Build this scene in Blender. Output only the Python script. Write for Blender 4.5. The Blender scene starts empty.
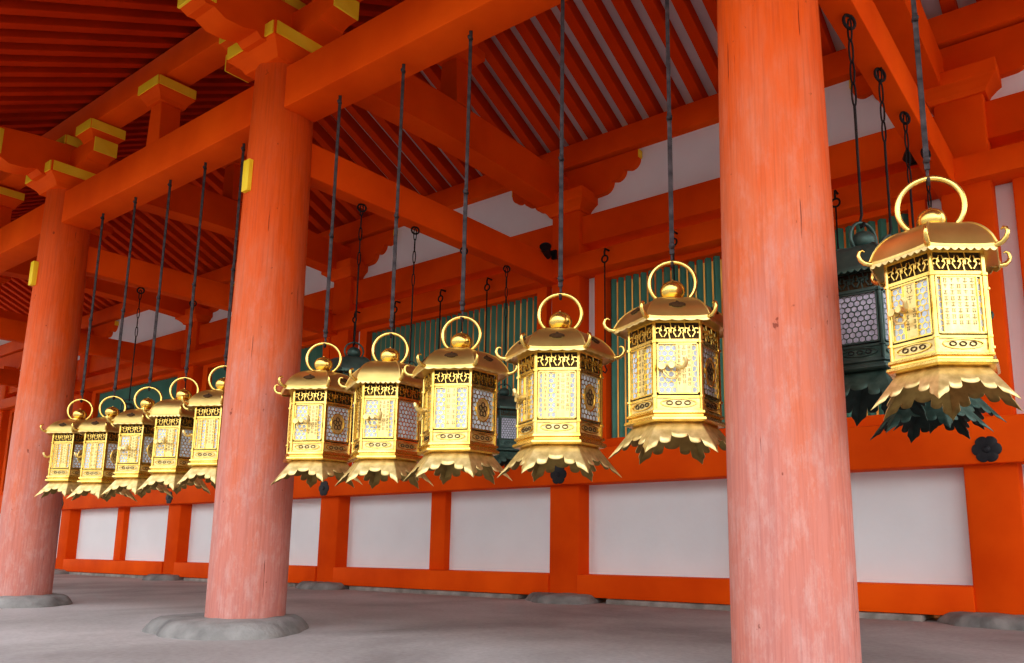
import bpy, bmesh, math, random
from mathutils import Vector, Matrix
random.seed(7)
sc = bpy.context.scene
COL = sc.collection
R = math.radians
try:
    sc.view_settings.view_transform = 'Standard'
    sc.view_settings.look = 'Medium High Contrast'
except Exception as e:
    print(e)

# ------------------------------------------------------------------ materials
def new_mat(name):
    m = bpy.data.materials.new(name); m.use_nodes = True
    return m, m.node_tree.nodes, m.node_tree.links, m.node_tree.nodes['Principled BSDF']

def noise_mat(name, c1, c2, scale=5, rough=0.5, metal=0.0, bump=0.1, bscale=40, stretch=(1,1,1), bdist=0.01, spec=0.5):
    m, n, l, b = new_mat(name)
    tc = n.new('ShaderNodeTexCoord'); mp = n.new('ShaderNodeMapping'); mp.inputs['Scale'].default_value = stretch
    nz = n.new('ShaderNodeTexNoise'); nz.inputs['Scale'].default_value = scale; nz.inputs['Detail'].default_value = 6
    cr = n.new('ShaderNodeValToRGB'); cr.color_ramp.elements[0].position = .3; cr.color_ramp.elements[1].position = .7
    cr.color_ramp.elements[0].color = (*c1, 1); cr.color_ramp.elements[1].color = (*c2, 1)
    l.new(tc.outputs['Object'], mp.inputs['Vector']); l.new(mp.outputs['Vector'], nz.inputs['Vector'])
    l.new(nz.outputs['Fac'], cr.inputs['Fac']); l.new(cr.outputs['Color'], b.inputs['Base Color'])
    b.inputs['Roughness'].default_value = rough; b.inputs['Metallic'].default_value = metal
    b.inputs['Specular IOR Level'].default_value = spec
    if bump > 0:
        n2 = n.new('ShaderNodeTexNoise'); n2.inputs['Scale'].default_value = bscale; n2.inputs['Detail'].default_value = 4
        bp = n.new('ShaderNodeBump'); bp.inputs['Strength'].default_value = bump; bp.inputs['Distance'].default_value = bdist
        l.new(mp.outputs['Vector'], n2.inputs['Vector']); l.new(n2.outputs['Fac'], bp.inputs['Height'])
        l.new(bp.outputs['Normal'], b.inputs['Normal'])
    return m

M_ORANGE = noise_mat('vermilion_paint', (.70, .076, .003), (.88, .122, .006), 2.0, .6, bump=.12, bscale=14, spec=.06)
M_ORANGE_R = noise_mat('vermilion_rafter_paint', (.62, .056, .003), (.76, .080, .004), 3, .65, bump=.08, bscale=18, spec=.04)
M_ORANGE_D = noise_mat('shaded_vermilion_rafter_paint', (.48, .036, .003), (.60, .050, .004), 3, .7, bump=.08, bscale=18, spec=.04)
M_YELLOW = noise_mat('yellow_end_paint', (.84, .56, .02), (.92, .66, .05), 6, .5, bump=.05, spec=.2)
M_PLASTER = noise_mat('white_plaster', (.82, .85, .88), (.88, .91, .94), 2, .8, bump=.1, bscale=30)
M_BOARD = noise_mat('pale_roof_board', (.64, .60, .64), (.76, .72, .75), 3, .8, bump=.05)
M_BOARD_D = noise_mat('shaded_roof_board', (.05, .008, .005), (.08, .013, .006), 3, .8, bump=.05)  # front slope boards, roof shade put into the colour
M_GREEN = noise_mat('green_lattice_paint', (.07, .25, .19), (.10, .31, .24), 5, .6, bump=.05)
M_STONE = noise_mat('base_stone', (.14, .135, .13), (.31, .295, .28), 7, .9, bump=.6, bscale=20, bdist=.02)
M_STONE_L = noise_mat('pale_footing_stone', (.18, .16, .14), (.40, .36, .33), 8, .85, bump=.6, bscale=25, bdist=.02)
M_IRON = noise_mat('dark_iron', (.015, .012, .014), (.04, .03, .03), 20, .6, .3, bump=.2, spec=.2)
M_STRAP = noise_mat('weathered_iron_strap', (.03, .024, .027), (.10, .078, .08), 30, .65, .15, bump=.4, bscale=60, spec=.2)
M_GOLD = noise_mat('polished_gold', (.72, .48, .11), (.97, .71, .24), 12, .25, .95, bump=.15, bscale=55, bdist=.004)
M_GOLD_R = noise_mat('satin_gold_roof', (.60, .41, .12), (.88, .66, .25), 6, .33, .90, bump=.14, bscale=40, bdist=.004)
M_GOLD_E = noise_mat('pale_engraved_brass', (.66, .50, .20), (.96, .77, .38), 40, .44, .78, bump=.25, bscale=80, bdist=.002)
M_GOLD_P = noise_mat('pale_gold_plate', (.82, .62, .24), (1.0, .80, .38), 30, .42, .84, bump=.15, bscale=90, bdist=.002)
M_GOLD_IN = noise_mat('dark_inner_brass', (.24, .165, .05), (.42, .30, .10), 25, .55, .6, bump=.1)  # inner side of the skirt, darker brass than the outside
M_INK = noise_mat('engraved_ink', (.05, .022, .006), (.085, .042, .012), 30, .6, .2, bump=0)
M_CELL = noise_mat('pale_paper_backing', (.50, .57, .68), (.72, .78, .86), 60, .6, 0, bump=0)
M_BRONZE = noise_mat('dark_bronze', (.04, .08, .07), (.10, .16, .14), 12, .45, .45, bump=.3, bscale=70, bdist=.004)
M_BRONZE_E = noise_mat('engraved_bronze', (.035, .085, .07), (.13, .22, .185), 25, .55, .3, bump=.4, bscale=60, bdist=.003)
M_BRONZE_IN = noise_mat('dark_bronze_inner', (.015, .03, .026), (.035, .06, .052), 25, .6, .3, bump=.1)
M_BRCELL = noise_mat('dim_paper_backing', (.50, .50, .64), (.74, .75, .88), 60, .6, 0, bump=0)
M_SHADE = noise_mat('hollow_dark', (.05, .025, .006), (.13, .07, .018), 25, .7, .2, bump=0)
M_BLACK = noise_mat('black_enamel', (.012, .012, .016), (.02, .02, .026), 10, .45, .2, bump=0)
M_GRAVEL = noise_mat('pale_gravel', (.22, .21, .19), (.31, .30, .275), 30, .9, bump=.5, bscale=80)

def light_screen_mat():  # translucent ochre puts golden light into the lattice gaps
    m, n, l, b = new_mat('added_ochre_light_screen')
    t = n.new('ShaderNodeBsdfTranslucent'); nz = n.new('ShaderNodeTexNoise'); nz.inputs['Scale'].default_value = 2.5
    cr = n.new('ShaderNodeValToRGB'); cr.color_ramp.elements[0].position = .4; cr.color_ramp.elements[1].position = .65
    cr.color_ramp.elements[0].color = (.45, .14, .03, 1); cr.color_ramp.elements[1].color = (.78, .46, .12, 1)
    tc = n.new('ShaderNodeTexCoord'); l.new(tc.outputs['Object'], nz.inputs['Vector']); l.new(nz.outputs['Fac'], cr.inputs['Fac']); l.new(cr.outputs['Color'], t.inputs['Color'])
    l.new(cr.outputs['Color'], b.inputs['Base Color'])
    mx = n.new('ShaderNodeMixShader'); mx.inputs[0].default_value = .45
    l.new(b.outputs[0], mx.inputs[1]); l.new(t.outputs[0], mx.inputs[2]); l.new(mx.outputs[0], n['Material Output'].inputs['Surface'])
    return m
M_LIGHT_SCREEN = light_screen_mat()

def floor_mat():
    m, n, l, b = new_mat('dusty_concrete_floor')
    tc = n.new('ShaderNodeTexCoord')
    a = n.new('ShaderNodeTexNoise'); a.inputs['Scale'].default_value = .9; a.inputs['Detail'].default_value = 9; a.inputs['Roughness'].default_value = .56; a.inputs['Distortion'].default_value = .4
    cr = n.new('ShaderNodeValToRGB')
    cr.color_ramp.elements[0].position = .34; cr.color_ramp.elements[0].color = (.28, .26, .25, 1)
    cr.color_ramp.elements[1].position = .66; cr.color_ramp.elements[1].color = (.50, .475, .465, 1)
    l.new(tc.outputs['Object'], a.inputs['Vector']); l.new(a.outputs['Fac'], cr.inputs['Fac'])
    s = n.new('ShaderNodeTexNoise'); s.inputs['Scale'].default_value = 40; s.inputs['Detail'].default_value = 6
    l.new(tc.outputs['Object'], s.inputs['Vector'])
    sr = n.new('ShaderNodeValToRGB'); sr.color_ramp.elements[0].position = .35; sr.color_ramp.elements[0].color = (.89, .88, .88, 1); sr.color_ramp.elements[1].position = .6
    l.new(s.outputs['Fac'], sr.inputs['Fac'])
    mx = n.new('ShaderNodeMix'); mx.data_type = 'RGBA'; mx.blend_type = 'MULTIPLY'; mx.inputs[0].default_value = 1
    l.new(cr.outputs['Color'], mx.inputs[6]); l.new(sr.outputs['Color'], mx.inputs[7]); l.new(mx.outputs[2], b.inputs['Base Color'])
    b.inputs['Roughness'].default_value = .7; b.inputs['Specular IOR Level'].default_value = .3
    c = n.new('ShaderNodeTexNoise'); c.inputs['Scale'].default_value = 14; c.inputs['Detail'].default_value = 10
    bp = n.new('ShaderNodeBump'); bp.inputs['Strength'].default_value = .3; bp.inputs['Distance'].default_value = .013
    l.new(tc.outputs['Object'], c.inputs['Vector']); l.new(c.outputs['Fac'], bp.inputs['Height']); l.new(bp.outputs['Normal'], b.inputs['Normal'])
    return m
M_FLOOR = floor_mat()

def column_mat():
    m, n, l, b = new_mat('weathered_vermilion_column')
    tc = n.new('ShaderNodeTexCoord'); sep = n.new('ShaderNodeSeparateXYZ')
    l.new(tc.outputs['Object'], sep.inputs['Vector'])
    def mapping(s):
        mp = n.new('ShaderNodeMapping'); mp.inputs['Scale'].default_value = s; l.new(tc.outputs['Object'], mp.inputs['Vector']); return mp
    def noise(mp, sc_, det, ro=.5):
        z = n.new('ShaderNodeTexNoise'); z.inputs['Scale'].default_value = sc_; z.inputs['Detail'].default_value = det; z.inputs['Roughness'].default_value = ro
        l.new(mp.outputs['Vector'], z.inputs['Vector']); return z
    nz = noise(mapping((4, 4, 1.1)), 2.0, 9, .6)
    nm = n.new('ShaderNodeMath'); nm.operation = 'MULTIPLY_ADD'; nm.inputs[1].default_value = 2.2; nm.inputs[2].default_value = -1.1
    l.new(nz.outputs['Fac'], nm.inputs[0])
    ad = n.new('ShaderNodeMath'); ad.operation = 'ADD'; l.new(sep.outputs['Z'], ad.inputs[0]); l.new(nm.outputs[0], ad.inputs[1])
    mr = n.new('ShaderNodeMapRange'); mr.inputs['From Min'].default_value = 0; mr.inputs['From Max'].default_value = 2.9
    l.new(ad.outputs[0], mr.inputs['Value'])
    cr = n.new('ShaderNodeValToRGB'); e = cr.color_ramp.elements
    e[0].position = 0; e[0].color = (.53, .22, .185, 1)
    e[1].position = .72; e[1].color = (.70, .100, .009, 1)
    x = e.new(.24); x.color = (.58, .205, .15, 1)
    x = e.new(.46); x.color = (.65, .16, .068, 1)
    l.new(mr.outputs['Result'], cr.inputs['Fac'])
    p = noise(mapping((8, 8, 3.2)), 2.5, 14, .75)
    pr = n.new('ShaderNodeValToRGB'); pr.color_ramp.elements[0].position = .48; pr.color_ramp.elements[1].position = .70
    pr.color_ramp.elements[1].color = (.56, .56, .56, 1)
    l.new(p.outputs['Fac'], pr.inputs['Fac'])
    fade = n.new('ShaderNodeMapRange'); fade.inputs['From Min'].default_value = 0.3; fade.inputs['From Max'].default_value = 1.9; fade.inputs['To Min'].default_value = 1; fade.inputs['To Max'].default_value = .08
    l.new(sep.outputs['Z'], fade.inputs['Value'])
    fm = n.new('ShaderNodeMath'); fm.operation = 'MULTIPLY'; l.new(pr.outputs['Color'], fm.inputs[0]); l.new(fade.outputs['Result'], fm.inputs[1])
    mx = n.new('ShaderNodeMix'); mx.data_type = 'RGBA'; mx.inputs[7].default_value = (.64, .44, .40, 1)
    l.new(fm.outputs[0], mx.inputs[0]); l.new(cr.outputs['Color'], mx.inputs[6])
    g = noise(mapping((55, 55, 1.6)), 2, 7, .62)
    gr = n.new('ShaderNodeValToRGB'); gr.color_ramp.elements[0].position = .35; gr.color_ramp.elements[0].color = (.87, .84, .84, 1); gr.color_ramp.elements[1].position = .55; gr.color_ramp.elements[1].color = (1, 1, 1, 1)
    l.new(g.outputs['Fac'], gr.inputs['Fac'])
    mg = n.new('ShaderNodeMix'); mg.data_type = 'RGBA'; mg.blend_type = 'MULTIPLY'; mg.inputs[0].default_value = 1
    l.new(mx.outputs[2], mg.inputs[6]); l.new(gr.outputs['Color'], mg.inputs[7])
    n3 = noise(mapping((40, 40, 1.5)), 1.6, 6)
    r3 = n.new('ShaderNodeValToRGB'); r3.color_ramp.elements[0].position = .275; r3.color_ramp.elements[0].color = (.36, .28, .28, 1)
    r3.color_ramp.elements[1].position = .293; r3.color_ramp.elements[1].color = (1, 1, 1, 1)
    l.new(n3.outputs['Fac'], r3.inputs['Fac'])
    m2 = n.new('ShaderNodeMix'); m2.data_type = 'RGBA'; m2.blend_type = 'MULTIPLY'; m2.inputs[0].default_value = 1
    l.new(mg.outputs[2], m2.inputs[6]); l.new(r3.outputs['Color'], m2.inputs[7])
    n4 = noise(mapping((9, 9, 6)), 3, 4)
    r4 = n.new('ShaderNodeValToRGB'); r4.color_ramp.elements[0].position = .255; r4.color_ramp.elements[0].color = (.5, .4, .38, 1)
    r4.color_ramp.elements[1].position = .29; r4.color_ramp.elements[1].color = (1, 1, 1, 1)
    l.new(n4.outputs['Fac'], r4.inputs['Fac'])
    m4 = n.new('ShaderNodeMix'); m4.data_type = 'RGBA'; m4.blend_type = 'MULTIPLY'; m4.inputs[0].default_value = 1
    l.new(m2.outputs[2], m4.inputs[6]); l.new(r4.outputs['Color'], m4.inputs[7]); l.new(m4.outputs[2], b.inputs['Base Color'])
    b.inputs['Roughness'].default_value = .52; b.inputs['Specular IOR Level'].default_value = .18
    bp = n.new('ShaderNodeBump'); bp.inputs['Strength'].default_value = .28; bp.inputs['Distance'].default_value = .01
    l.new(n3.outputs['Fac'], bp.inputs['Height']); l.new(bp.outputs['Normal'], b.inputs['Normal'])
    return m
M_COLUMN = column_mat()

# ------------------------------------------------------------------ helpers
def tag(o, label, cat, group=None, kind=None):
    o['label'] = label; o['category'] = cat
    if group: o['group'] = group
    if kind: o['kind'] = kind
    return o

def link(o, parent=None):
    COL.objects.link(o)
    if parent is not None: o.parent = parent
    return o

def empty(name, loc, rotz=0):
    o = bpy.data.objects.new(name, None); o.empty_display_size = .1
    o.location = loc; o.rotation_euler = (0, 0, rotz)
    return link(o)

class MB:
    def __init__(s): s.v = []; s.f = []; s.m = []; s.M = Matrix.Identity(4)
    def add(s, vs, fs, mi=0):
        b = len(s.v)
        s.v += [tuple(s.M @ Vector(p)) for p in vs]
        s.f += [tuple(b + i for i in f) for f in fs]; s.m += [mi] * len(fs)
    def box(s, c, d, mi=0):
        x, y, z = c; a, b, e = d[0] / 2, d[1] / 2, d[2] / 2
        vs = [(x + i * a, y + j * b, z + k * e) for i in (-1, 1) for j in (-1, 1) for k in (-1, 1)]
        s.add(vs, [(0, 1, 3, 2), (4, 6, 7, 5), (0, 4, 5, 1), (2, 3, 7, 6), (0, 2, 6, 4), (1, 5, 7, 3)], mi)
    def prism(s, poly, y0, y1, mi=0):
        n = len(poly)
        vs = [(p[0], y0, p[1]) for p in poly] + [(p[0], y1, p[1]) for p in poly]
        fs = [tuple(range(n)), tuple(range(2 * n - 1, n - 1, -1))] + [(i, i + n, (i + 1) % n + n, (i + 1) % n) for i in range(n)]
        s.add(vs, fs, mi)
    def tube(s, pts, r, n=8, mi=0, closed=False, flat=1.0):
        P = [Vector(p) for p in pts]; k = len(P); vs = []; fs = []
        up = None
        for i, p in enumerate(P):
            if closed: t = P[(i + 1) % k] - P[i - 1]
            else: t = P[min(i + 1, k - 1)] - P[max(i - 1, 0)]
            t.normalize()
            if up is None:
                up = Vector((0, 1, 0)) if abs(t.y) < .9 else Vector((1, 0, 0))
            a = (up - t * up.dot(t)).normalized(); b = t.cross(a); up = a
            rr = r(i / (k - 1)) if callable(r) else r
            for j in range(n):
                q = 2 * math.pi * j / n
                vs.append(tuple(p + a * math.cos(q) * rr * flat + b * math.sin(q) * rr))
        for i in range(k if closed else k - 1):
            for j in range(n):
                i2 = (i + 1) % k
                fs.append((i * n + j, i * n + (j + 1) % n, i2 * n + (j + 1) % n, i2 * n + j))
        if not closed:
            fs.append(tuple(range(n - 1, -1, -1))); fs.append(tuple((k - 1) * n + j for j in range(n)))
        s.add(vs, fs, mi)
    def lathe(s, prof, n=24, mi=0, rf=None, cap=True):
        vs = []; fs = []
        for (r, z) in prof:
            for j in range(n):
                q = 2 * math.pi * j / n
                rr = rf(q, r) if rf else r
                vs.append((rr * math.cos(q), rr * math.sin(q), z))
        for i in range(len(prof) - 1):
            for j in range(n):
                fs.append((i * n + j, i * n + (j + 1) % n, (i + 1) * n + (j + 1) % n, (i + 1) * n + j))
        if cap:
            fs.append(tuple(range(n - 1, -1, -1))); fs.append(tuple((len(prof) - 1) * n + j for j in range(n)))
        s.add(vs, fs, mi)
    def mesh(s, name, mats, smooth=False, ang=35, bevel=0, recalc=True):
        me = bpy.data.meshes.new(name); me.from_pydata(s.v, [], s.f); me.update()
        for m in mats: me.materials.append(m)
        for p, mi in zip(me.polygons, s.m): p.material_index = mi
        bm = bmesh.new(); bm.from_mesh(me)
        if recalc: bmesh.ops.recalc_face_normals(bm, faces=bm.faces)
        if bevel: bmesh.ops.bevel(bm, geom=list(bm.edges), offset=bevel, segments=2, affect='EDGES', profile=.5)
        if smooth:
            for f in bm.faces: f.smooth = True
            for e in bm.edges:
                if len(e.link_faces) == 2 and e.calc_face_angle(0) > R(ang): e.smooth = False
        bm.to_mesh(me); bm.free()
        return me
    def obj(s, name, mats, parent=None, **k):
        o = bpy.data.objects.new(name, s.mesh(name, mats, **k))
        return link(o, parent)

def beam(name, x0, x1, y0, y1, z0, z1, mat, bevel=.006, parent=None):
    c = Vector(((x0 + x1) / 2, (y0 + y1) / 2, (z0 + z1) / 2))
    b = MB(); b.box((0, 0, 0), (x1 - x0, y1 - y0, z1 - z0))
    o = b.obj(name, [mat], bevel=bevel, smooth=True)
    o.location = c
    if parent is not None:
        o.parent = parent; o.location = c - parent.location
    return o

def dup_tree(root):
    r = root.copy(); link(r)
    def rec(src, dst):
        for ch in list(src.children):
            c = ch.copy(); c.parent = dst; c.matrix_parent_inverse = ch.matrix_parent_inverse.copy(); COL.objects.link(c)
            rec(ch, c)
    rec(root, r)
    return r

# ------------------------------------------------------------------ layout constants
YF, YW = 2.3, 4.8
FX = [1.92, -.88, -3.67, -6.34, -9.15]
WX = [2.14, -.66, -3.50, -6.23, -9.00, -11.77, -14.54, -17.31]
XR, XL = 3.0, -17.6
SL = R(27); YRIDGE = 3.55

# ------------------------------------------------------------------ ground
b = MB(); b.box((0, 0, 0), (22, 6.45, .9)); o = b.obj('floor', [M_FLOOR], bevel=.01); o.location = (-7.2, 3.825, -.45)
tag(o, 'dusty grey concrete floor of the covered corridor', 'floor', kind='structure')
b = MB(); b.add([(-60, -60, 0), (60, -60, 0), (60, 60, 0), (-60, 60, 0)], [(0, 1, 2, 3)])
o = b.obj('floor', [M_GRAVEL]); o.location = (0, 0, -.88)
tag(o, 'pale gravel courtyard ground beside the corridor', 'ground', kind='structure')

# ------------------------------------------------------------------ stones & columns
def stone(loc, rx, ry, h, mat, label, seed):
    rnd = random.Random(seed); ph = [rnd.uniform(0, 6.28) for _ in range(6)]
    def rf(q, r): return r * (1 + .07 * math.sin(2 * q + ph[0]) + .05 * math.sin(3 * q + ph[1]) + .035 * math.sin(5 * q + ph[2]) + .02 * math.sin(9 * q + ph[3]))
    b = MB(); b.lathe([(1.05, -.02), (1.04, h * .15), (1.0, h * .45), (.94, h * .75), (.86, h * .93), (.7, h), (.2, h * 1.02)], 56, 0, rf)
    b.v = [(x * rx, y * ry, z + (.004 * math.sin(11 * x + ph[4]) * math.sin(10 * y + ph[5]) if z > .01 else 0)) for x, y, z in b.v]
    o = b.obj('base_stone', [mat], smooth=True, ang=60); o.location = loc
    return tag(o, label, 'stone', group='column base stones')
stone((FX[0], YF, 0), .38, .34, .07, M_STONE, 'round grey base stone under a vermilion column', 1)
stone((FX[1], YF + .03, 0), .25, .25, .07, M_STONE, 'round grey base stone under the largest vermilion column', 2)
stone((FX[2] - .03, YF - .07, 0), .39, .33, .068, M_STONE, 'broad worn grey base stone under a vermilion column', 3)
stone((FX[3], YF, 0), .32, .29, .068, M_STONE, 'dark grey base stone under a vermilion column', 4)
stone((FX[4], YF, 0), .32, .30, .06, M_STONE, 'dark grey base stone under a vermilion column', 5)
for i, x in enumerate(WX[:-1]):
    stone((x, YW - .09, 0), .30, .28, .058, M_STONE, 'low flat base stone under a wall post', 10 + i)

def column(name, x, y, h, rb, rt, z0, label, group):
    b = MB(); prof = []
    for i in range(25):
        t = i / 24
        prof.append((rb + (rt - rb) * (t ** 1.15) + .004 * math.sin(t * math.pi), t * h))
    b.lathe(prof, 48)
    o = b.obj(name, [M_COLUMN], smooth=True, ang=60); o.location = (x, y, z0); o.rotation_euler[2] = x * 2.3
    return tag(o, label, 'column', group=group)
for x in FX:
    k_ = .95 if x < -6 else 1
    column('column', x, YF, 2.90, .183 * k_, .155 * k_, .06, 'round vermilion wooden column, paint worn pink near its foot', 'open side columns')
for x in WX:
    tag(beam('wall_post', x - .135, x + .135, YW - .135, YW + .135, .035, 2.96, M_ORANGE, .018), 'square vermilion post standing in the white plaster wall', 'column', group='wall posts')

# ------------------------------------------------------------------ bracket complexes
def boat_poly(L, h, t):
    pts = [(-L, h), (L, h), (L, h - t)]
    half = []
    for k in range(7):
        q = k / 6 * math.pi / 2
        half.append((L - .015 - .10 * math.sin(q), (h - t) - .030 * (1 - math.cos(q))))
    for k in range(9):
        q = k / 8 * math.pi / 2
        half.append((L - .13 - (L * .36) * math.sin(q), (h - t - .034) * math.cos(q)))
    pts += half + [(-px, pz) for px, pz in reversed(half)] + [(-L, h - t)]
    return pts
def block(b, c, w, d, h):
    x, y, z = c
    s = .68; k = h * .45
    vs = []
    for (f, zz) in ((s, 0), (.74, k * .35), (.88, k * .75), (1, k), (1, h)):
        for i, j in ((-1, -1), (1, -1), (1, 1), (-1, 1)):
            vs.append((x + i * w / 2 * f, y + j * d / 2 * f, z + zz))
    fs = [(3, 2, 1, 0), (16, 17, 18, 19)]
    for r in (0, 4, 8, 12):
        for i in range(4): fs.append((r + i, r + (i + 1) % 4, r + 4 + (i + 1) % 4, r + 4 + i))
    b.add(vs, fs)
def bracket(x, y, z, label, front=True, L=.5):
    e = empty('bracket_complex', (x, y, z)); tag(e, label, 'bracket', group='column top brackets')
    b = MB(); block(b, (0, 0, 0), .44, .44, .15); b.obj('bearing_block', [M_ORANGE], e, bevel=.002)
    if front:
        b = MB(); b.prism(boat_poly(L, .18, .105), -.075, .075)
    else:
        b = MB(); pts = [(-L, .28), (L, .28), (L, .215)]
        prof = []
        for (cx, cz, rr_) in ((L - .075, .215, .075), (L - .20, .155, .075), (L - .325, .09, .085)):
            for k in range(8):
                q = -k / 7 * math.pi * .5
                prof.append((cx + rr_ * math.cos(q), cz + rr_ * math.sin(q)))
        prof.append((L - .42, .0))
        pts += prof + [(-px, pz) for px, pz in reversed(prof)] + [(-L, .215)]
        b.prism(pts, -.055, .055)
    o = b.obj('bracket_arm', [M_ORANGE], e, smooth=True, ang=30); o.location = (0, 0, .12)
    ze = .1275 if front else .247
    for sx in (-1, 1):
        b = MB(); b.box((0, 0, 0), (.012, .152 if front else .105, .105 if front else .06)); q = b.obj('yellow_arm_end', [M_YELLOW], o, bevel=.002); q.location = (sx * (L + .004), 0, ze)
        q['label'] = 'yellow painted end grain'
    if front:
        for sx in (-1, 0, 1):
            b = MB(); block(b, (0, 0, 0), .23, .23, .13); q = b.obj('small_bearing_block', [M_ORANGE], e, bevel=.002); q.location = (sx * (L - .1), 0, .29)
            b = MB(); b.box((0, 0, 0), (.225, .008, .068)); k = b.obj('yellow_block_face', [M_YELLOW], q); k.location = (0, -.118, .093)
            k['label'] = 'yellow painted face'
            b = MB(); b.box((0, 0, 0), (.008, .225, .068)); k = b.obj('yellow_block_face', [M_YELLOW], q); k.location = (.118, 0, .093)
            k['label'] = 'yellow painted face'
        b = MB(); b.box((0, 0, 0), (.42, .008, .07)); k = b.obj('yellow_block_face', [M_YELLOW], e); k.location = (0, -.224, .11); k['label'] = 'yellow painted face'
        for sx in (-1, 1):
            b = MB(); b.box((0, 0, 0), (.008, .42, .07)); k = b.obj('yellow_block_face', [M_YELLOW], e); k.location = (sx * .224, 0, .11); k['label'] = 'yellow painted face'
    return e
for x in FX: bracket(x, YF, 2.95, 'vermilion stacked bracket with yellow ends on a column top')
for x in WX[:-1]: bracket(x, YW, 2.95, 'vermilion cloud-curved bracket on a wall post', False, .62)

# lintels (front)
LZ0, LZ1 = 2.68, 2.92
for i in range(len(FX) - 1):
    x1, x0 = FX[i] - .15, FX[i + 1] + .15
    tag(beam('lintel_beam', x0, x1, YF - .095, YF + .095, LZ0, LZ1, M_ORANGE, .007), 'heavy vermilion lintel between columns, lanterns hang below', 'beam', group='open side lintels')
tag(beam('lintel_beam', -12, FX[4] - .15, YF - .095, YF + .095, LZ0, LZ1, M_ORANGE, .007), 'heavy vermilion lintel between columns, lanterns hang below', 'beam', group='open side lintels')
for i in range(len(FX) - 1):
    xm = (FX[i] + FX[i + 1]) / 2
    e = empty('lintel_strut', (xm, YF, LZ1)); tag(e, 'short vermilion strut with yellow-edged block on a lintel', 'strut', group='lintel struts')
    b = MB(); b.prism([(-.085, 0), (.085, 0), (.065, .30), (-.065, .30)], -.065, .065); b.obj('strut_post', [M_ORANGE], e, bevel=.005)
    b = MB(); block(b, (0, 0, .30), .26, .24, .145); b.obj('bearing_block', [M_ORANGE], e, bevel=.002)
    b = MB(); b.box((0, -.124, .405), (.255, .008, .06)); q = b.obj('yellow_block_face', [M_YELLOW], e); q['label'] = 'yellow painted face'
    b = MB(); b.box((.134, 0, .405), (.008, .235, .06)); q = b.obj('yellow_block_face', [M_YELLOW], e); q['label'] = 'yellow painted face'
tag(beam('eave_purlin', -13, XR, YF - .08, YF + .08, 3.375, 3.56, M_ORANGE, .008), 'long vermilion eave purlin resting on the column brackets', 'beam')
tag(beam('wall_purlin', XL, XR, YW - .08, YW + .08, 3.375, 3.56, M_ORANGE, .008), 'long vermilion purlin above the white wall panels', 'beam')
tag(beam('ridge_purlin', XL, XR, YRIDGE - .08, YRIDGE + .08, 3.98, 4.17, M_ORANGE, .008), 'long vermilion ridge purlin under the rafters', 'beam')

# transverse beams
TX = [(-.82, -.755), (-3.62, -3.62), (-6.31, -6.31), (-9.09, -9.09), (-11.84, -11.84)]
ZT = 2.39
for x, xt in TX:
    poly = [(1.72, 3.05), (1.72, 3.24), (2.0, 3.28)]
    for i in range(13):
        t = i / 12; poly.append((2.2 + t * 2.5, 3.29 + .05 * math.sin(t * math.pi)))
    poly += [(5.15, 3.28), (5.15, 3.06), (4.75, 3.02)]
    for i in range(12, -1, -1):
        t = i / 12; poly.append((2.35 + t * 2.3, 3.02 + .05 * math.sin(t * math.pi)))
    poly += [(2.06, 3.01), (2.03, 3.035), (1.95, 3.01), (1.86, 3.005), (1.80, 3.035), (1.76, 3.03)]
    b = MB(); b.M = Matrix.Rotation(R(90), 4, 'Z')
    b.prism([(p[0] - YRIDGE, p[1] - 3.0) for p in poly], -.09, .09)
    o = b.obj('cross_beam', [M_ORANGE], smooth=True, ang=30); o.location = (x, YRIDGE, 3.0)
    tag(o, 'arched vermilion cross beam with yellow-painted nose', 'beam', group='arched cross beams')
    b = MB(); b.box((0, 1.72 - YRIDGE - .006, .145), (.185, .014, .195)); q = b.obj('yellow_beam_end', [M_YELLOW], o, bevel=.003); q['label'] = 'yellow painted end grain'
    b = MB(); b.box((.0945, 1.72 - YRIDGE + .04, .145), (.006, .09, .18)); q = b.obj('yellow_beam_edge', [M_YELLOW], o); q['label'] = 'yellow painted edge'
    e = empty('ridge_strut', (x, YRIDGE, 3.35)); tag(e, 'vermilion strut and bracket holding the ridge purlin', 'strut', group='ridge struts')
    b = MB(); b.prism([(-.09, 0), (.09, 0), (.07, .33), (-.07, .33)], -.07, .07); b.obj('strut_post', [M_ORANGE], e, bevel=.005)
    b = MB(); block(b, (0, 0, .33), .28, .28, .12); b.obj('bearing_block', [M_ORANGE], e, bevel=.002)
    b = MB(); b.prism(boat_poly(.42, .17, .08), -.055, .055); q = b.obj('bracket_arm', [M_ORANGE], e, smooth=True, ang=30); q.location = (0, 0, .44)
    for sx in (-1, 1):
        b = MB(); b.box((sx * .425, 0, .13), (.012, .112, .082)); k = b.obj('yellow_arm_end', [M_YELLOW], q); k['label'] = 'yellow painted end grain'
    t = beam('tie_beam', xt - .055, xt + .055, 2.32, 4.95, ZT, ZT + .20, M_ORANGE, .006)
    tag(t, 'straight vermilion tie beam from column to wall post', 'beam', group='low tie beams')
for x in FX:
    tag(beam('yellow_wedge', x - .034, x + .022, 2.115, 2.17, 2.22, 2.395, M_YELLOW, .003), 'small yellow-painted wedge set into a vermilion column', 'wedge', group='yellow wedges')

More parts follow.
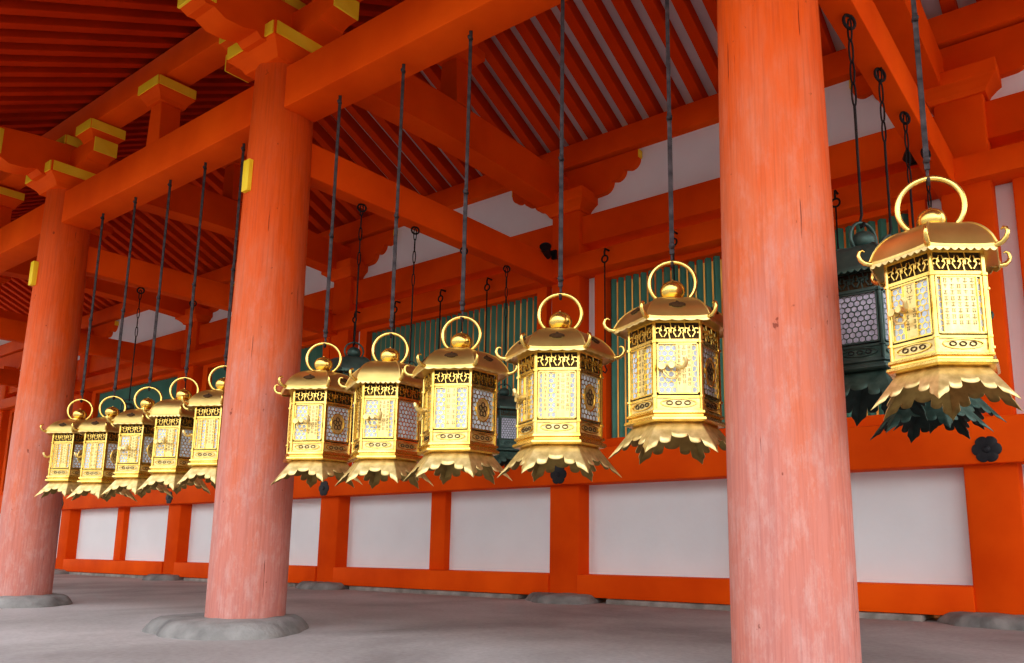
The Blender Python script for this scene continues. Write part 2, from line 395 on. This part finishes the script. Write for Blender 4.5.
# ------------------------------------------------------------------ rafters & roof boards
HL = 2.65; LEN = HL / math.cos(SL); ZR = 3.61 + (YRIDGE - YF) * math.tan(SL)
RAF = []
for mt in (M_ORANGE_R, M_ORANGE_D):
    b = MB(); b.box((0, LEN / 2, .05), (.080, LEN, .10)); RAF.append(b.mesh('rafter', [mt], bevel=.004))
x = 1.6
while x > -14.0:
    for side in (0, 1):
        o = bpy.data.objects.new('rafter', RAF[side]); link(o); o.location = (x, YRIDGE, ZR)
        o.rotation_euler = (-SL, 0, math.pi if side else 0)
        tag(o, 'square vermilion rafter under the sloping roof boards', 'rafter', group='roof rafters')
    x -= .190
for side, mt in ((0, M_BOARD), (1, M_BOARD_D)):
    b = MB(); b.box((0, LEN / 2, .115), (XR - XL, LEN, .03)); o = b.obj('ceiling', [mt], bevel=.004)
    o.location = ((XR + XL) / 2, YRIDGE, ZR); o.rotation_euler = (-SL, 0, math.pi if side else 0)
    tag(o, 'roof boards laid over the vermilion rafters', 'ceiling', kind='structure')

# ------------------------------------------------------------------ back wall
b = MB()
b.box(((XL + XR) / 2, YW + .02, .50), (XR - XL, .05, .70))
b.box(((XL + XR) / 2, YW + .02, 3.15), (XR - XL, .05, .48))
o = b.obj('wall_back', [M_PLASTER]); tag(o, 'white plaster wall panels between vermilion posts', 'wall', kind='structure')
b = MB(); b.add([(XL, 5.4, 0), (XR, 5.4, 0), (XR, 5.4, 2.95), (XL, 5.4, 2.95)], [(0, 1, 2, 3)])  # added sheet behind the windows, dims and tints daylight between the bars
o = b.obj('wall_added_screen', [M_LIGHT_SCREEN]); tag(o, 'added ochre translucent sheet tinting the light between the lattice bars', 'wall', kind='structure')
for i in range(len(WX) - 1):
    x1, x0 = WX[i] - .13, WX[i + 1] + .13
    tag(beam('sill_beam', x0, x1, YW - .15, YW + .10, .035, .19, M_ORANGE), 'low vermilion sill beam below white plaster', 'beam', group='wall sill beams')
    tag(beam('footing_stone', x0 + .26, x1 - .26, YW - .17, YW + .12, -.02, .032, M_STONE_L, .008), 'narrow footing stones below the sill', 'stone', group='wall footing stones')
    xm = (x0 + x1) / 2
    tag(beam('wall_stud', xm - .085, xm + .085, YW - .07, YW + .06, .19, .84, M_ORANGE), 'narrow vermilion stud dividing white plaster panels', 'post', group='wall studs')
    tag(beam('wall_lintel', x0, x1, YW - .10, YW + .10, 2.68, 2.91, M_ORANGE), 'vermilion lintel between wall posts', 'beam', group='wall lintels')
    e = empty('window_%d' % (i + 1), (xm, YW, 1.08)); tag(e, 'green vertical-bar lattice window in a vermilion frame', 'window', kind='structure')
    hw = (x1 - x0) / 2; H = 1.36
    b = MB()
    jx = hw - .20
    for sx in (-1, 1):
        b.box((sx * (jx + .05), 0, H / 2), (.10, .14, H))
    b.box((0, 0, .04), (2 * jx, .14, .08)); b.box((0, 0, H - .03), (2 * jx, .14, .06))
    b.obj('window_frame', [M_ORANGE], e, bevel=.005)
    b = MB()
    for sx in (-1, 1): b.box((sx * (jx + .15), .02, H / 2), (.10, .05, H))
    b.obj('side_plaster', [M_PLASTER], e)
    b = MB(); k = -jx + .03
    while k < jx - .02:
        w = .0262
        b.M = Matrix.Translation((k, 0, 0))
        b.add([(-w, 0, .08), (0, -w, .08), (w, 0, .08), (0, w, .08), (-w, 0, H - .06), (0, -w, H - .06), (w, 0, H - .06), (0, w, H - .06)],
              [(3, 2, 1, 0), (4, 5, 6, 7), (0, 1, 5, 4), (1, 2, 6, 5), (2, 3, 7, 6), (3, 0, 4, 7)])
        k += .066
    b.obj('lattice_bars', [M_GREEN], e)
tag(beam('wall_rail', XL, XR, YW - .20, YW - .02, .83, 1.08, M_ORANGE, .01), 'broad vermilion rail running along the wall at waist height', 'beam')
tag(beam('head_rail', XL, XR, YW - .20, YW - .02, 2.42, 2.57, M_ORANGE, .008), 'vermilion head rail running above the lattice windows', 'beam')
for x in WX[:-1]:
    b = MB()
    b.M = Matrix.Rotation(R(90), 4, 'X')
    def rf6(q, r): return r * (.86 + .18 * abs(math.cos(3 * q)) ** .6)
    b.lathe([(.070, 0), (.070, .005), (.060, .008), (.030, .009)], 72, 0, rf6)
    b.lathe([(.020, .008), (.018, .014), (.010, .017)], 12)
    o = b.obj('nail_cover', [M_BLACK], smooth=True, ang=30); o.location = (x, YW - .20, .905)
    tag(o, 'flat black six-lobed metal nail cover on the wall rail', 'nail cover', group='nail covers')

# ------------------------------------------------------------------ LANTERNS
C30 = math.cos(R(30))
def hexd(q):
    a = math.degrees(q) + 90 + 30
    return R((a % 60) - 30)
def hexr(q, r): return r * C30 / math.cos(hexd(q))

def honey(b, x0, x1, z0, z1, y, pitch, mi):
    rh = pitch / math.sqrt(3); ri = rh * .82
    row = 0; z = z0 + rh * .8
    while z < z1 - rh * .6:
        x = x0 + pitch / 2 + (pitch / 2 if row % 2 else 0)
        while x <= x1 - pitch / 2 + 1e-5:
            vs = []; fs = []
            for k in range(6):
                q = R(60 * k + 30)
                vs.append((x + rh * math.cos(q), y, z + rh * math.sin(q))); vs.append((x + ri * math.cos(q), y, z + ri * math.sin(q)))
            for k in range(6):
                a = 2 * k; c = 2 * ((k + 1) % 6); fs.append((a, c, c + 1, a + 1))
            b.add(vs, fs, mi); x += pitch
        z += rh * 1.5; row += 1

PW, PH = .132, .172
def panel_mesh(kind, G, GE, GP, CELL, INK):
    b = MB(); w, h = PW / 2, PH / 2
    f = .005
    for sx in (-1, 1): b.box((sx * (w - f / 2), -.003, 0), (f, .008, PH), 0)
    for sz in (-1, 1): b.box((0, -.003, sz * (h - f / 2)), (PW, .008, f), 0)
    zt_, zb_ = h - .010, -h + .014
    def strokes(cols, ztop, zbot, seed, k_=1.0):
        # columns of worn engraved characters: crossing horizontal, vertical and slanting strokes
        r = random.Random(seed); y = -.0043; t = .0010
        for cx in cols:
            z = ztop
            while z - .011 * k_ > zbot:
                W = r.uniform(.0085, .0105) * k_
                n_ = r.choice((2, 3, 3))
                for k in range(n_):
                    b.box((cx, y, z - .0035 * k_ * k), (W * (1 if k != 1 else .7), .0006, t), 4)
                if r.random() < .6:
                    b.box((cx, y, z - .0040 * k_), (t, .0006, .0105 * k_), 4)
                else:
                    for sx in (-1, 1): b.box((cx + sx * W * .3, y, z - .0045 * k_), (t, .0006, .0085 * k_), 4)
                if r.random() < .6:
                    for sx in (-1, 1):
                        M0 = b.M; b.M = M0 @ Matrix.Translation((cx + sx * .0026 * k_, y, z - .0088 * k_)) @ Matrix.Rotation(-sx * R(50), 4, 'Y')
                        b.box((0, 0, 0), (.0052 * k_, .0006, t), 4); b.M = M0
                z -= .0155 * k_
    b.box((0, .003, 0), (PW, .003, PH), 3)
    honey(b, -w + f, w - f, -h + f, h - f, -.0005, .0203, 0)
    def tablet(cx, ww):
        b.box((cx, -.001, 0), (ww, .006, PH - .008), 2)
        for sx in (-1, 1): b.box((cx + sx * ww / 2, -.004, 0), (.0026, .008, PH - .008), 0)
    if kind == 'oval':
        pts = [(.036 * math.cos(t * math.pi / 12), -.003, .048 * math.sin(t * math.pi / 12)) for t in range(24)]
        b.tube(pts, .003, 6, 0, closed=True)
        vs = [(p[0], -.0015, p[2]) for p in pts]; b.add(vs, [tuple(range(24))], 1)
        for k in range(5):
            q = k * 2 * math.pi / 5 + math.pi / 2
            c = [(.014 * math.cos(q) + .009 * math.cos(t * math.pi / 5), -.004, .020 * math.sin(q) + .010 * math.sin(t * math.pi / 5)) for t in range(10)]
            b.tube(c, .0018, 5, 4, closed=True)
    elif kind in ('plate', 'plate_door'):
        tablet(.020, .048)
        strokes((.004, .036), zt_, zb_, 12); strokes((.020,), zt_, zb_, 21, k_=1.25)
        if kind == 'plate':
            tablet(-.040, .018); strokes((-.040,), zt_, zb_, 9)
    elif kind in ('door', 'strip'):
        tablet(0, .042)
        if kind == 'door':
            strokes((0,), zt_, .016, 4, k_=2.2); strokes((-.012, .012), .004, zb_, 3, k_=1.1)
        else:
            strokes((-.011, .011), zt_, zb_, 5, k_=1.4)
    elif kind == 'wide_plate':
        tablet(0, .100)
        strokes((-.038, -.019, 0, .019, .038), zt_, zb_, 31, k_=1.15)
    return b.mesh('panel', [G, GE, GP, CELL, INK], recalc=False)

def scroll(b, cx, z, s, mi):
    for sx in (-1, 1):
        pts = []
        for i in range(15):
            t = i / 14; a = t * 4.6; rr = .0095 * (1 - .62 * t) * s
            pts.append((cx + sx * (.013 * s - rr * math.cos(a)), 0, z + rr * math.sin(a)))
        b.tube(pts, .0034, 5, mi)
        b.tube([(cx + sx * .003, 0, z - .02), (cx + sx * .012, 0, z - .004), (cx + sx * .004, 0, z + .020)], .0030, 5, mi)

ZB = .186
ZU = .368
ZE = .438
LAB = {'mesh': 'pale honeycomb mesh panel', 'oval': 'honeycomb panel with oval openwork crest', 'plate': 'engraved tablets over honeycomb mesh', 'plate_door': 'latched door with engraved tablet and mesh', 'strip': 'narrow inscribed plate between honeycomb strips', 'door': 'latched door with inscribed tablet and mesh', 'wide_plate': 'broad gold plate engraved with columns of writing'}
def build_lantern(name, pal, roof, kinds, label, sk=1.0, flare=.084):
    G, GE, GP, CELL, INK, GR, GIN = pal
    e = empty(name, (0, 0, 0))
    tag(e, label, 'lantern')
    zt = .108
    # flat flared plates; one broad cusped lobe round each corner, small lobe mid side
    def edge(u):
        arcs = [(-.30, .30, .056, .044, 2.0), (.30, .70, .042, .026, 2.4), (.70, 1.30, .027, .008, 2.4)]
        for a0, a1, top, bot, pw in arcs:
            if u <= a1 + 1e-9:
                c = abs((u - (a0 + a1) / 2) / ((a1 - a0) / 2))
                s_ = (1 - min(1, c) ** pw) ** (1 / pw)
                z = top + (bot - top) * s_
                if a1 > 1: z -= .016 * max(0, 1 - abs(1 - u) / .16) ** 1.3
                return z
        return .0
    b = MB(); NS = 100; rows = 4
    vs = []; fs = []
    for s in range(6):
        base = len(vs)
        for k in range(NS + 1):
            u = -1 + 2 * k / NS
            zb = zt + (edge(abs(u)) - zt) * sk
            for r_ in range(rows + 1):
                t = r_ / rows
                z = zt + (zb - zt) * t
                dd = max(0, (zt - z) / zt)
                R0 = .130 + flare * dd
                q = R(60 * s - 90) + math.atan(u * math.tan(R(30)))
                rad = hexr(q + (1e-6 if u < 0 else -1e-6), R0)
                vs.append((rad * math.cos(q), rad * math.sin(q), z))
        for k in range(NS):
            for r_ in range(rows):
                a = base + k * (rows + 1) + r_; c = a + rows + 1
                fs.append((a, a + 1, c + 1, c))
    b.add(vs, fs)
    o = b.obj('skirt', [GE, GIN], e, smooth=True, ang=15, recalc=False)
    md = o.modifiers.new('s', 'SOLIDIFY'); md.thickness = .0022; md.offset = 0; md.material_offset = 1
    b = MB(); b.lathe([(.120, .098), (.160, .100), (.168, .106), (.166, .114), (.153, .119), (.153, .124), (.162, .128), (.160, .136), (.135, .138)], 6, 0)
    b.obj('base_moulding', [G], e, smooth=True, ang=20)
    b = MB(); b.lathe([(.146, .136), (.146, ZB)], 6, 1)
    for s in range(6):
        a = R(60 * s - 90); b.M = Matrix.Rotation(a + R(90), 4, 'Z') @ Matrix.Translation((0, -.1275, 0))
        b.box((0, 0, ZB - .004), (.144, .008, .008), 0); b.box((0, 0, .140), (.144, .006, .006), 0)
        zc = (.140 + ZB) / 2 - .001
        pts = [(.056 * math.cos(t * math.pi / 12), -.001, zc + .0135 * math.sin(t * math.pi / 12)) for t in range(24)]
        b.tube(pts, .0026, 5, 0, closed=True)
        for cx in (-.028, 0, .028): b.tube([(cx + .009 * math.cos(t * math.pi / 6), -.001, zc + .006 * math.sin(t * math.pi / 6)) for t in range(12)], .0018, 5, 4, closed=True)
    b.M = Matrix.Identity(4)
    b.obj('lower_frieze', [G, GE, GP, CELL, INK], e)
    b = MB()
    for s in range(6):
        a = R(60 * s - 60); x, y = .147 * math.cos(a), .147 * math.sin(a)
        b.tube([(x, y, .136), (x, y, ZE)], .0068, 8, 0)
        b.tube([(x * 1.01, y * 1.01, ZB - .006), (x * 1.01, y * 1.01, ZB + .001)], .010, 8, 0)
        b.tube([(x * 1.01, y * 1.01, ZU - .006), (x * 1.01, y * 1.01, ZU + .001)], .010, 8, 0)
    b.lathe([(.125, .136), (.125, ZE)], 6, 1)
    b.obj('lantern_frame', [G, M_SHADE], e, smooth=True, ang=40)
    cache = {}
    for s in range(6):
        k = kinds[s]
        if k not in cache: cache[k] = panel_mesh(k, G, GE, GP, CELL, INK)
        o = bpy.data.objects.new('door' if 'door' in k else 'panel', cache[k]); link(o, e)
        a = R(60 * s - 90); ap = .146 * C30 - .002
        o.location = (ap * math.cos(a), ap * math.sin(a), (ZB + ZU) / 2); o.rotation_euler[2] = a + R(90)
        o['label'] = LAB[k]
        if 'door' in k:
            b = MB()
            b.tube([(-.056, -.014, .004), (-.03, -.020, .009), (-.010, -.026, .005), (.006, -.036, -.006), (.018, -.048, -.002), (.022, -.056, .012), (.016, -.058, .024)], .0068, 8)
            b.tube([(-.052, -.002, .004), (-.052, -.024, .004)], .012, 12)
            b.tube([(-.022, -.004, .005), (-.022, -.032, .005)], .010, 12)
            b.tube([(-.046, -.014, -.004), (-.044, -.022, -.020), (-.030, -.028, -.036), (-.012, -.026, -.038), (-.002, -.022, -.028)], .0042, 6)
            b.obj('door_latch', [GP], o, smooth=True)
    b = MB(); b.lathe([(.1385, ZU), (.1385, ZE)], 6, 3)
    zf = (ZU + ZE) / 2
    for s in range(6):
        a = R(60 * s - 90); b.M = Matrix.Rotation(a + R(90), 4, 'Z') @ Matrix.Translation((0, -.1255, 0))
        b.box((0, 0, ZE - .003), (.144, .007, .008), 0); b.box((0, 0, ZU + .003), (.144, .008, .010), 0)
        for cx in (-.045, 0, .045): scroll(b, cx, zf, 1.36, 0)
        for cx in (-.0225, .0225):
            b.tube([(cx, 0, ZU + .006), (cx - .004, 0, zf - .008), (cx + .004, 0, zf + .01), (cx, 0, ZE - .004)], .0028, 5, 0)
    b.M = Matrix.Identity(4)
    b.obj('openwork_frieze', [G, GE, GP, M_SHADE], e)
    # roof
    b = MB(); NS = 12; rows = 14; vs = []; fs = []
    RE = .200 if roof == 'cone' else .196
    def rz(t):
        if roof == 'cone':
            return ZE + .004 + .088 * math.sqrt(max(0, 1 - (t * .95) ** 2.0)) + .014 * (1 - t)
        return ZE + .004 + .104 * math.sqrt(max(0, 1 - (t * .96) ** 2.3))
    z1_ = rz(1.0) - (ZE + .004)
    def rzz(t): return rz(t) - z1_ * t ** 4
    N = 6 * NS
    for r_ in range(rows + 1):
        t = r_ / rows
        for i in range(N):
            s = i // NS; u = -1 + 2 * (i % NS) / NS
            q = R(60 * s - 90) + math.atan(u * math.tan(R(30)))
            r0 = .034 + (RE - .034) * t
            cn = abs(u) ** 4
            rad = hexr(q, r0)
            if roof == 'dome': rad *= 1 + .03 * (1 - abs(u) ** 2) * math.sin(t * math.pi)
            vs.append((rad * math.cos(q), rad * math.sin(q), rzz(t) + .005 * cn * t ** 3))
    for (dr, dz) in ((1.0, -.008), (.985, -.010), (.72, -.006)):
        for i in range(N):
            s = i // NS; u = -1 + 2 * (i % NS) / NS
            q = R(60 * s - 90) + math.atan(u * math.tan(R(30)))
            rad = hexr(q, RE * dr); vs.append((rad * math.cos(q), rad * math.sin(q), rzz(1) + (.005 * abs(u) ** 4 if dr > .8 else 0) + dz))
    for r_ in range(rows + 3):
        for i in range(N):
            a = r_ * N + i; c = r_ * N + (i + 1) % N
            fs.append((a, a + N, c + N, c))
    b.add(vs, fs, 0)
    for s in range(6):
        a = R(60 * s - 60)
        pts = [((.034 + (RE - .034) * t) * math.cos(a), (.034 + (RE - .034) * t) * math.sin(a), rzz(t) + .005 * t ** 3) for t in [k / 14 for k in range(15)]]
        b.tube(pts, .0035 if roof == 'dome' else .0022, 6, 0)
    b.obj('roof', [GR], e, smooth=True, ang=16)
    b = MB()
    for s in range(6):
        a = R(60 * s - 90); b.M = Matrix.Rotation(a + R(90), 4, 'Z') @ Matrix.Translation((0, -RE * C30 + .002, 0))
        pts = [(-RE / 2, ZE)]
        m = 9 if roof == 'dome' else 5; dp = .008 if roof == 'dome' else .004
        for k in range(m * 6 + 1):
            x = -RE / 2 + RE * k / (m * 6); pts.append((x, ZE - .007 - dp * abs(math.sin(math.pi * k / 6))))
        pts.append((RE / 2, ZE))
        b.prism(pts, -.0015, .0015)
    b.M = Matrix.Identity(4)
    b.obj('scalloped_hem', [GE], e)
    b = MB()
    pr = [(RE - .045, .011), (RE - .022, .005), (RE + .000, .002), (RE + .016, .006), (RE + .027, .016), (RE + .032, .029), (RE + .029, .042), (RE + .020, .047), (RE + .013, .042)]
    b.tube([(p[0], 0, ZE + p[1]) for p in pr], lambda t: .0080 * (1 - t) ** .7 + .002, 8)
    cm = b.mesh('roof_curl', [G], smooth=True, ang=60)
    for s in range(6):
        o = bpy.data.objects.new('roof_curl', cm); link(o, e); o.rotation_euler[2] = R(60 * s - 60)
    if roof == 'cone':
        b = MB()
        for k, (dx, dz, ang, ln) in enumerate([(-.014, 0, 25, .017), (0, .005, 90, .014), (.014, 0, 155, .017), (0, -.010, 0, .022)]):
            pts = []
            for t in range(12):
                q = t * math.pi / 6; px, pz = ln * math.cos(q) * .8, .0058 * math.sin(q)
                ca, sa = math.cos(R(ang)), math.sin(R(ang)); pts.append((dx + px * ca - pz * sa, 0, dz + px * sa + pz * ca))
            b.prism([(p[0], p[2]) for p in pts], -.003, .003)
        cm = b.mesh('crest', [INK])
        t0 = .82; sl = (rzz(t0 + .03) - rzz(t0 - .03)) / (.06 * (RE - .034) * C30)
        tilt = math.pi / 2 - math.atan(-sl)
        for s in range(6):
            a = R(60 * s - 90); rr = (.034 + (RE - .034) * t0) * C30
            o = bpy.data.objects.new('crest', cm); link(o, e)
            o.location = (rr * math.cos(a), rr * math.sin(a), rzz(t0) + .003); o.rotation_euler = (-tilt, 0, a + R(90)); o['label'] = 'small dark leaf crest'
    b = MB()
    b.lathe([(.050, .520), (.053, .534), (.046, .548), (.028, .551), (.022, .555)], 24)
    b.lathe([(.022, .545)] + [(max(.004, .043 * math.cos(R(t))), .581 + .039 * math.sin(R(t))) for t in range(-60, 86, 12)] + [(.003, .625)], 28)
    b.obj('finial_ball', [G], e, smooth=True, ang=40)
    b = MB(); RR = .078
    b.tube([(RR * math.cos(t * math.pi / 24), 0, .612 + RR * math.sin(t * math.pi / 24)) for t in range(48)], .0074, 10, 0, closed=True)
    b.obj('hanging_ring', [G], e, smooth=True, ang=60)
    return e

PG = (M_GOLD, M_GOLD_E, M_GOLD_P, M_CELL, M_INK, M_GOLD_R, M_GOLD_IN)
PB = (M_BRONZE, M_BRONZE_E, M_BRONZE, M_BRCELL, M_BLACK, M_BRONZE, M_BRONZE_IN)
LA = build_lantern('hanging_lantern', PG, 'cone', ['plate_door', 'oval', 'mesh', 'mesh', 'plate', 'strip'], 'gold hexagonal hanging lantern')
LBn = build_lantern('hanging_lantern', PG, 'dome', ['wide_plate', 'mesh', 'mesh', 'oval', 'plate', 'door'], 'gold hexagonal hanging lantern')
LC = build_lantern('hanging_lantern', PG, 'cone', ['plate', 'oval', 'mesh', 'plate', 'mesh', 'door'], 'gold hexagonal hanging lantern')
LE = build_lantern('hanging_lantern', PG, 'cone', ['strip', 'oval', 'mesh', 'plate', 'mesh', 'door'], 'gold hexagonal hanging lantern')
LF = build_lantern('hanging_lantern', PG, 'dome', ['plate_door', 'mesh', 'oval', 'plate', 'mesh', 'plate'], 'gold hexagonal hanging lantern')
LD = build_lantern('hanging_lantern', PB, 'dome', ['mesh', 'mesh', 'oval', 'mesh', 'mesh', 'mesh'], 'dark bronze hexagonal hanging lantern', sk=1.2, flare=.088)

def strap(e, ztop, sc_, ringrot):
    zr = .690; L = (ztop - e.location.z) / sc_
    b = MB()
    w = .0085
    L1 = zr + .03; mid = L1 + (L - L1) * .42
    b.tube([(0, -.014, zr - .002), (0, -.010, zr - .014), (0, 0, zr - .019), (0, .010, zr - .014), (0, .012, zr + .005), (0, .004, zr + .03), (0, 0, zr + .05)], .0048, 8)
    b.box((0, 0, (zr + .03 + mid) / 2), (w * 1.9, .007, mid - zr - .03)); b.box((0, .006, (mid - .03 + L) / 2), (w * 1.7, .006, L - mid + .03))
    for z in (zr + .06, mid - .02, L - .04):
        b.M = Matrix.Translation((0, -.003, z)) @ Matrix.Rotation(R(90), 4, 'X'); b.lathe([(.0105, -.012), (.0105, .008), (.006, .012)], 12); b.M = Matrix.Identity(4)
    o = b.obj('hanging_strap', [M_STRAP], e, smooth=True, ang=35); o['label'] = 'dark iron strap'
    o.rotation_euler[2] = ringrot

def chain(e, ztop, sc_, ringrot):
    zr = .690; L = (ztop - e.location.z) / sc_; b = MB()
    k = 0; link_l = .095
    rod = max(0, (L - zr) * .55)
    b.tube([(0, -.012, zr), (0, -.006, zr - .014), (0, .006, zr - .014), (0, .008, zr + .01), (0, 0, zr + .03), (0, 0, zr + rod)], .0050, 7)
    z = zr + rod
    while z < L - .05:
        pts = []
        for t in range(14):
            q = t * math.pi / 7; hx = .0095 * math.cos(q); hz = (link_l / 2) * math.sin(q)
            pts.append((hx, 0, z + link_l / 2 + hz) if k % 2 == 0 else (0, hx, z + link_l / 2 + hz))
        b.tube(pts, .0036, 6, 0, closed=True); z += link_l * .9; k += 1
    b.tube([(.027 * math.cos(t * math.pi / 8), 0, L - .028 + .027 * math.sin(t * math.pi / 8)) for t in range(16)], .006, 7, 0, closed=True)
    o = b.obj('hanging_chain', [M_IRON], e, smooth=True, ang=50); o['label'] = 'black iron rod and chain'
    o.rotation_euler[2] = ringrot

used = set()
TEMPL = {T.name: T for T in (LA, LBn, LC, LD, LE, LF)}
def place(T, x, y, ztop, rot, s=1.0, label=None, group='gold lanterns along the open side', hang='strap', beamz=LZ0, rr=30, ring=1.0, wide=1.0):
    if T.name not in used: used.add(T.name); e = T
    else: e = dup_tree(TEMPL[T.name])
    for ch in list(e.children):
        if ch.name.startswith(('hanging_strap', 'hanging_chain')): bpy.data.objects.remove(ch)
    e.location = (x, y, ztop - (.534 + .162 * ring) * s); e.scale = (s * wide, s * wide, s); e.rotation_euler = (0, 0, R(rot))
    for ch in e.children:
        if ch.name.startswith('hanging_ring'):
            ch.rotation_euler[2] = R(rr - rot); ch.scale = (ring, 1, ring); ch.location.z = .534 - .534 * ring
    dzr = (ring - 1) * .156
    (strap if hang == 'strap' else chain)(e, beamz - dzr * s, s, R(rr - rot))
    for ch in e.children:
        if ch.name.startswith(('hanging_strap', 'hanging_chain')): ch.location.z = dzr
    e['label'] = label; e['group'] = group
    return e

place(LA, -1.262, YF, 1.387, 34, .98, 'gold hexagonal lantern beside the thick column, inscribed plates and latch', wide=1.04)
place(LBn, -.420, YF, 1.465, 36, .93, 'large gold lantern with ribbed domed roof, mesh door and engraved plate', ring=1.2, rr=16, wide=1.02)
place(LC, -1.747, YF, 1.36, 33, 1.0, 'gold hexagonal lantern with plain low roof and leaf crest', wide=1.04)
place(LE, -2.262, YF, 1.355, 30, .98, 'gold hexagonal lantern with narrow inscribed tablets and mesh', wide=1.04)
place(LF, -2.700, YF, 1.352, 34, .98, 'gold lantern with rounded ribbed roof between plainer lanterns', rr=38)
place(LA, -3.175, YF, 1.375, 31, .98, 'gold hexagonal lantern hanging next to a weathered column', rr=42, wide=1.03)
for i, (x, zt, T) in enumerate([(-4.04, 1.372, LC), (-4.445, 1.355, LF), (-4.855, 1.345, LA), (-5.30, 1.335, LE), (-5.76, 1.363, LC)]):
    place(T, x, YF, zt, 30, .94, 'gold hexagonal hanging lantern in a closely spaced row', rr=46)
for y, zt in ((2.76, 1.56), (3.18, 1.65), (3.60, 1.58), (4.02, 1.67)):
    place(LD, -.735, y, zt, 0, 1.03, 'dark green bronze lantern with honeycomb windows on a chain', 'bronze lanterns below tie beams', 'chain', ZT, rr=60, ring=.75)
for y, zt in ((2.82, 1.55), (3.24, 1.52), (3.68, 1.55), (4.12, 1.52)):
    place(LD, -3.62, y, zt, 0, .88, 'dark bronze hexagonal lantern hung on a chain', 'bronze lanterns below tie beams', 'chain', ZT, rr=60, ring=.75)
for y, zt in ((2.85, 1.50), (3.27, 1.52)):
    place(LD, -6.31, y, zt, 0, .88, 'dark bronze hexagonal lantern hung on a chain', 'bronze lanterns below tie beams', 'chain', ZT, rr=60, ring=.75)

for x in (-5.85, -5.3, -4.73, -4.2, -3.05, -2.48, -1.9, -1.36):
    b = MB()
    b.tube([(0, .05, .03), (0, 0, .03), (0, -.01, .0), (0, -.005, -.03)], .007, 7)
    b.tube([(.026 * math.cos(t * math.pi / 8), -.005, -.05 + .026 * math.sin(t * math.pi / 8)) for t in range(16)], .006, 7, 0, closed=True)
    b.tube([(0, -.005, -.07), (0, -.005, -.85)], .0050, 7)
    b.tube([(0, -.005, -.85), (.016, -.005, -.88), (.0, -.005, -.90), (-.018, -.005, -.885)], .0055, 7)
    o = b.obj('iron_hook', [M_IRON], smooth=True); o.location = (x, YW - .25, 2.5)
    tag(o, 'black iron hook rod hanging from the head rail', 'hook', group='empty hooks')

for x, z in ((-.90, 2.62), (-3.56, 2.60)):
    e = empty('spotlight', (x, YW - .30, z)); tag(e, 'small black spotlight fixed near a wall post', 'spotlight', group='spotlights')
    b = MB(); b.M = Matrix.Rotation(R(60), 4, 'X') @ Matrix.Rotation(R(30), 4, 'Y'); b.lathe([(.03, -.05), (.036, -.045), (.036, .03), (.046, .055), (.040, .05)], 20); b.obj('lamp_head', [M_BLACK], e, smooth=True)
    b = MB(); b.tube([(0, .08, 0), (0, .04, .01), (0, 0, 0)], .012, 8); b.box((0, .085, 0), (.07, .02, .07)); b.obj('mounting_arm', [M_BLACK], e)

# ------------------------------------------------------------------ light
w = bpy.data.worlds.new('World'); sc.world = w; w.use_nodes = True
n = w.node_tree.nodes; l = w.node_tree.links; bg = n['Background']
tc = n.new('ShaderNodeTexCoord'); sp = n.new('ShaderNodeSeparateXYZ'); l.new(tc.outputs['Generated'], sp.inputs['Vector'])
cr = n.new('ShaderNodeValToRGB'); cr.color_ramp.elements[0].position = .45; cr.color_ramp.elements[0].color = (.20, .18, .16, 1)
cr.color_ramp.elements[1].position = .9; cr.color_ramp.elements[1].color = (.85, .90, 1.0, 1)
x = cr.color_ramp.elements.new(.51); x.color = (.22, .22, .20, 1)
x = cr.color_ramp.elements.new(.58); x.color = (1.0, .98, .95, 1)
mr = n.new('ShaderNodeMapRange'); mr.inputs['From Min'].default_value = -1; mr.inputs['From Max'].default_value = 1
l.new(sp.outputs['Z'], mr.inputs['Value']); l.new(mr.outputs['Result'], cr.inputs['Fac']); l.new(cr.outputs['Color'], bg.inputs['Color'])
# sky strength graded along X, shaped to give the columns side light
ms = n.new('ShaderNodeMapRange'); ms.inputs['From Min'].default_value = -1; ms.inputs['From Max'].default_value = 1
ms.inputs['To Min'].default_value = 1.4; ms.inputs['To Max'].default_value = 3.5
l.new(sp.outputs['X'], ms.inputs['Value']); l.new(ms.outputs['Result'], bg.inputs['Strength'])
s = bpy.data.lights.new('sun', 'SUN'); s.energy = 1.8; s.angle = R(2); s.color = (1, .95, .86)
so = bpy.data.objects.new('sun', s); link(so); so.rotation_euler = (R(-42), 0, R(-25))

# ------------------------------------------------------------------ camera
cam = bpy.data.cameras.new('camera'); co = bpy.data.objects.new('camera', cam); link(co)
co.location = (0, 0, .432); co.rotation_euler = (R(100.15), 0, R(35))
cam.sensor_width = 36; cam.lens = 36 * 788 / 1024; cam.shift_x = -.076; cam.shift_y = .066; cam.clip_start = .05
sc.camera = co
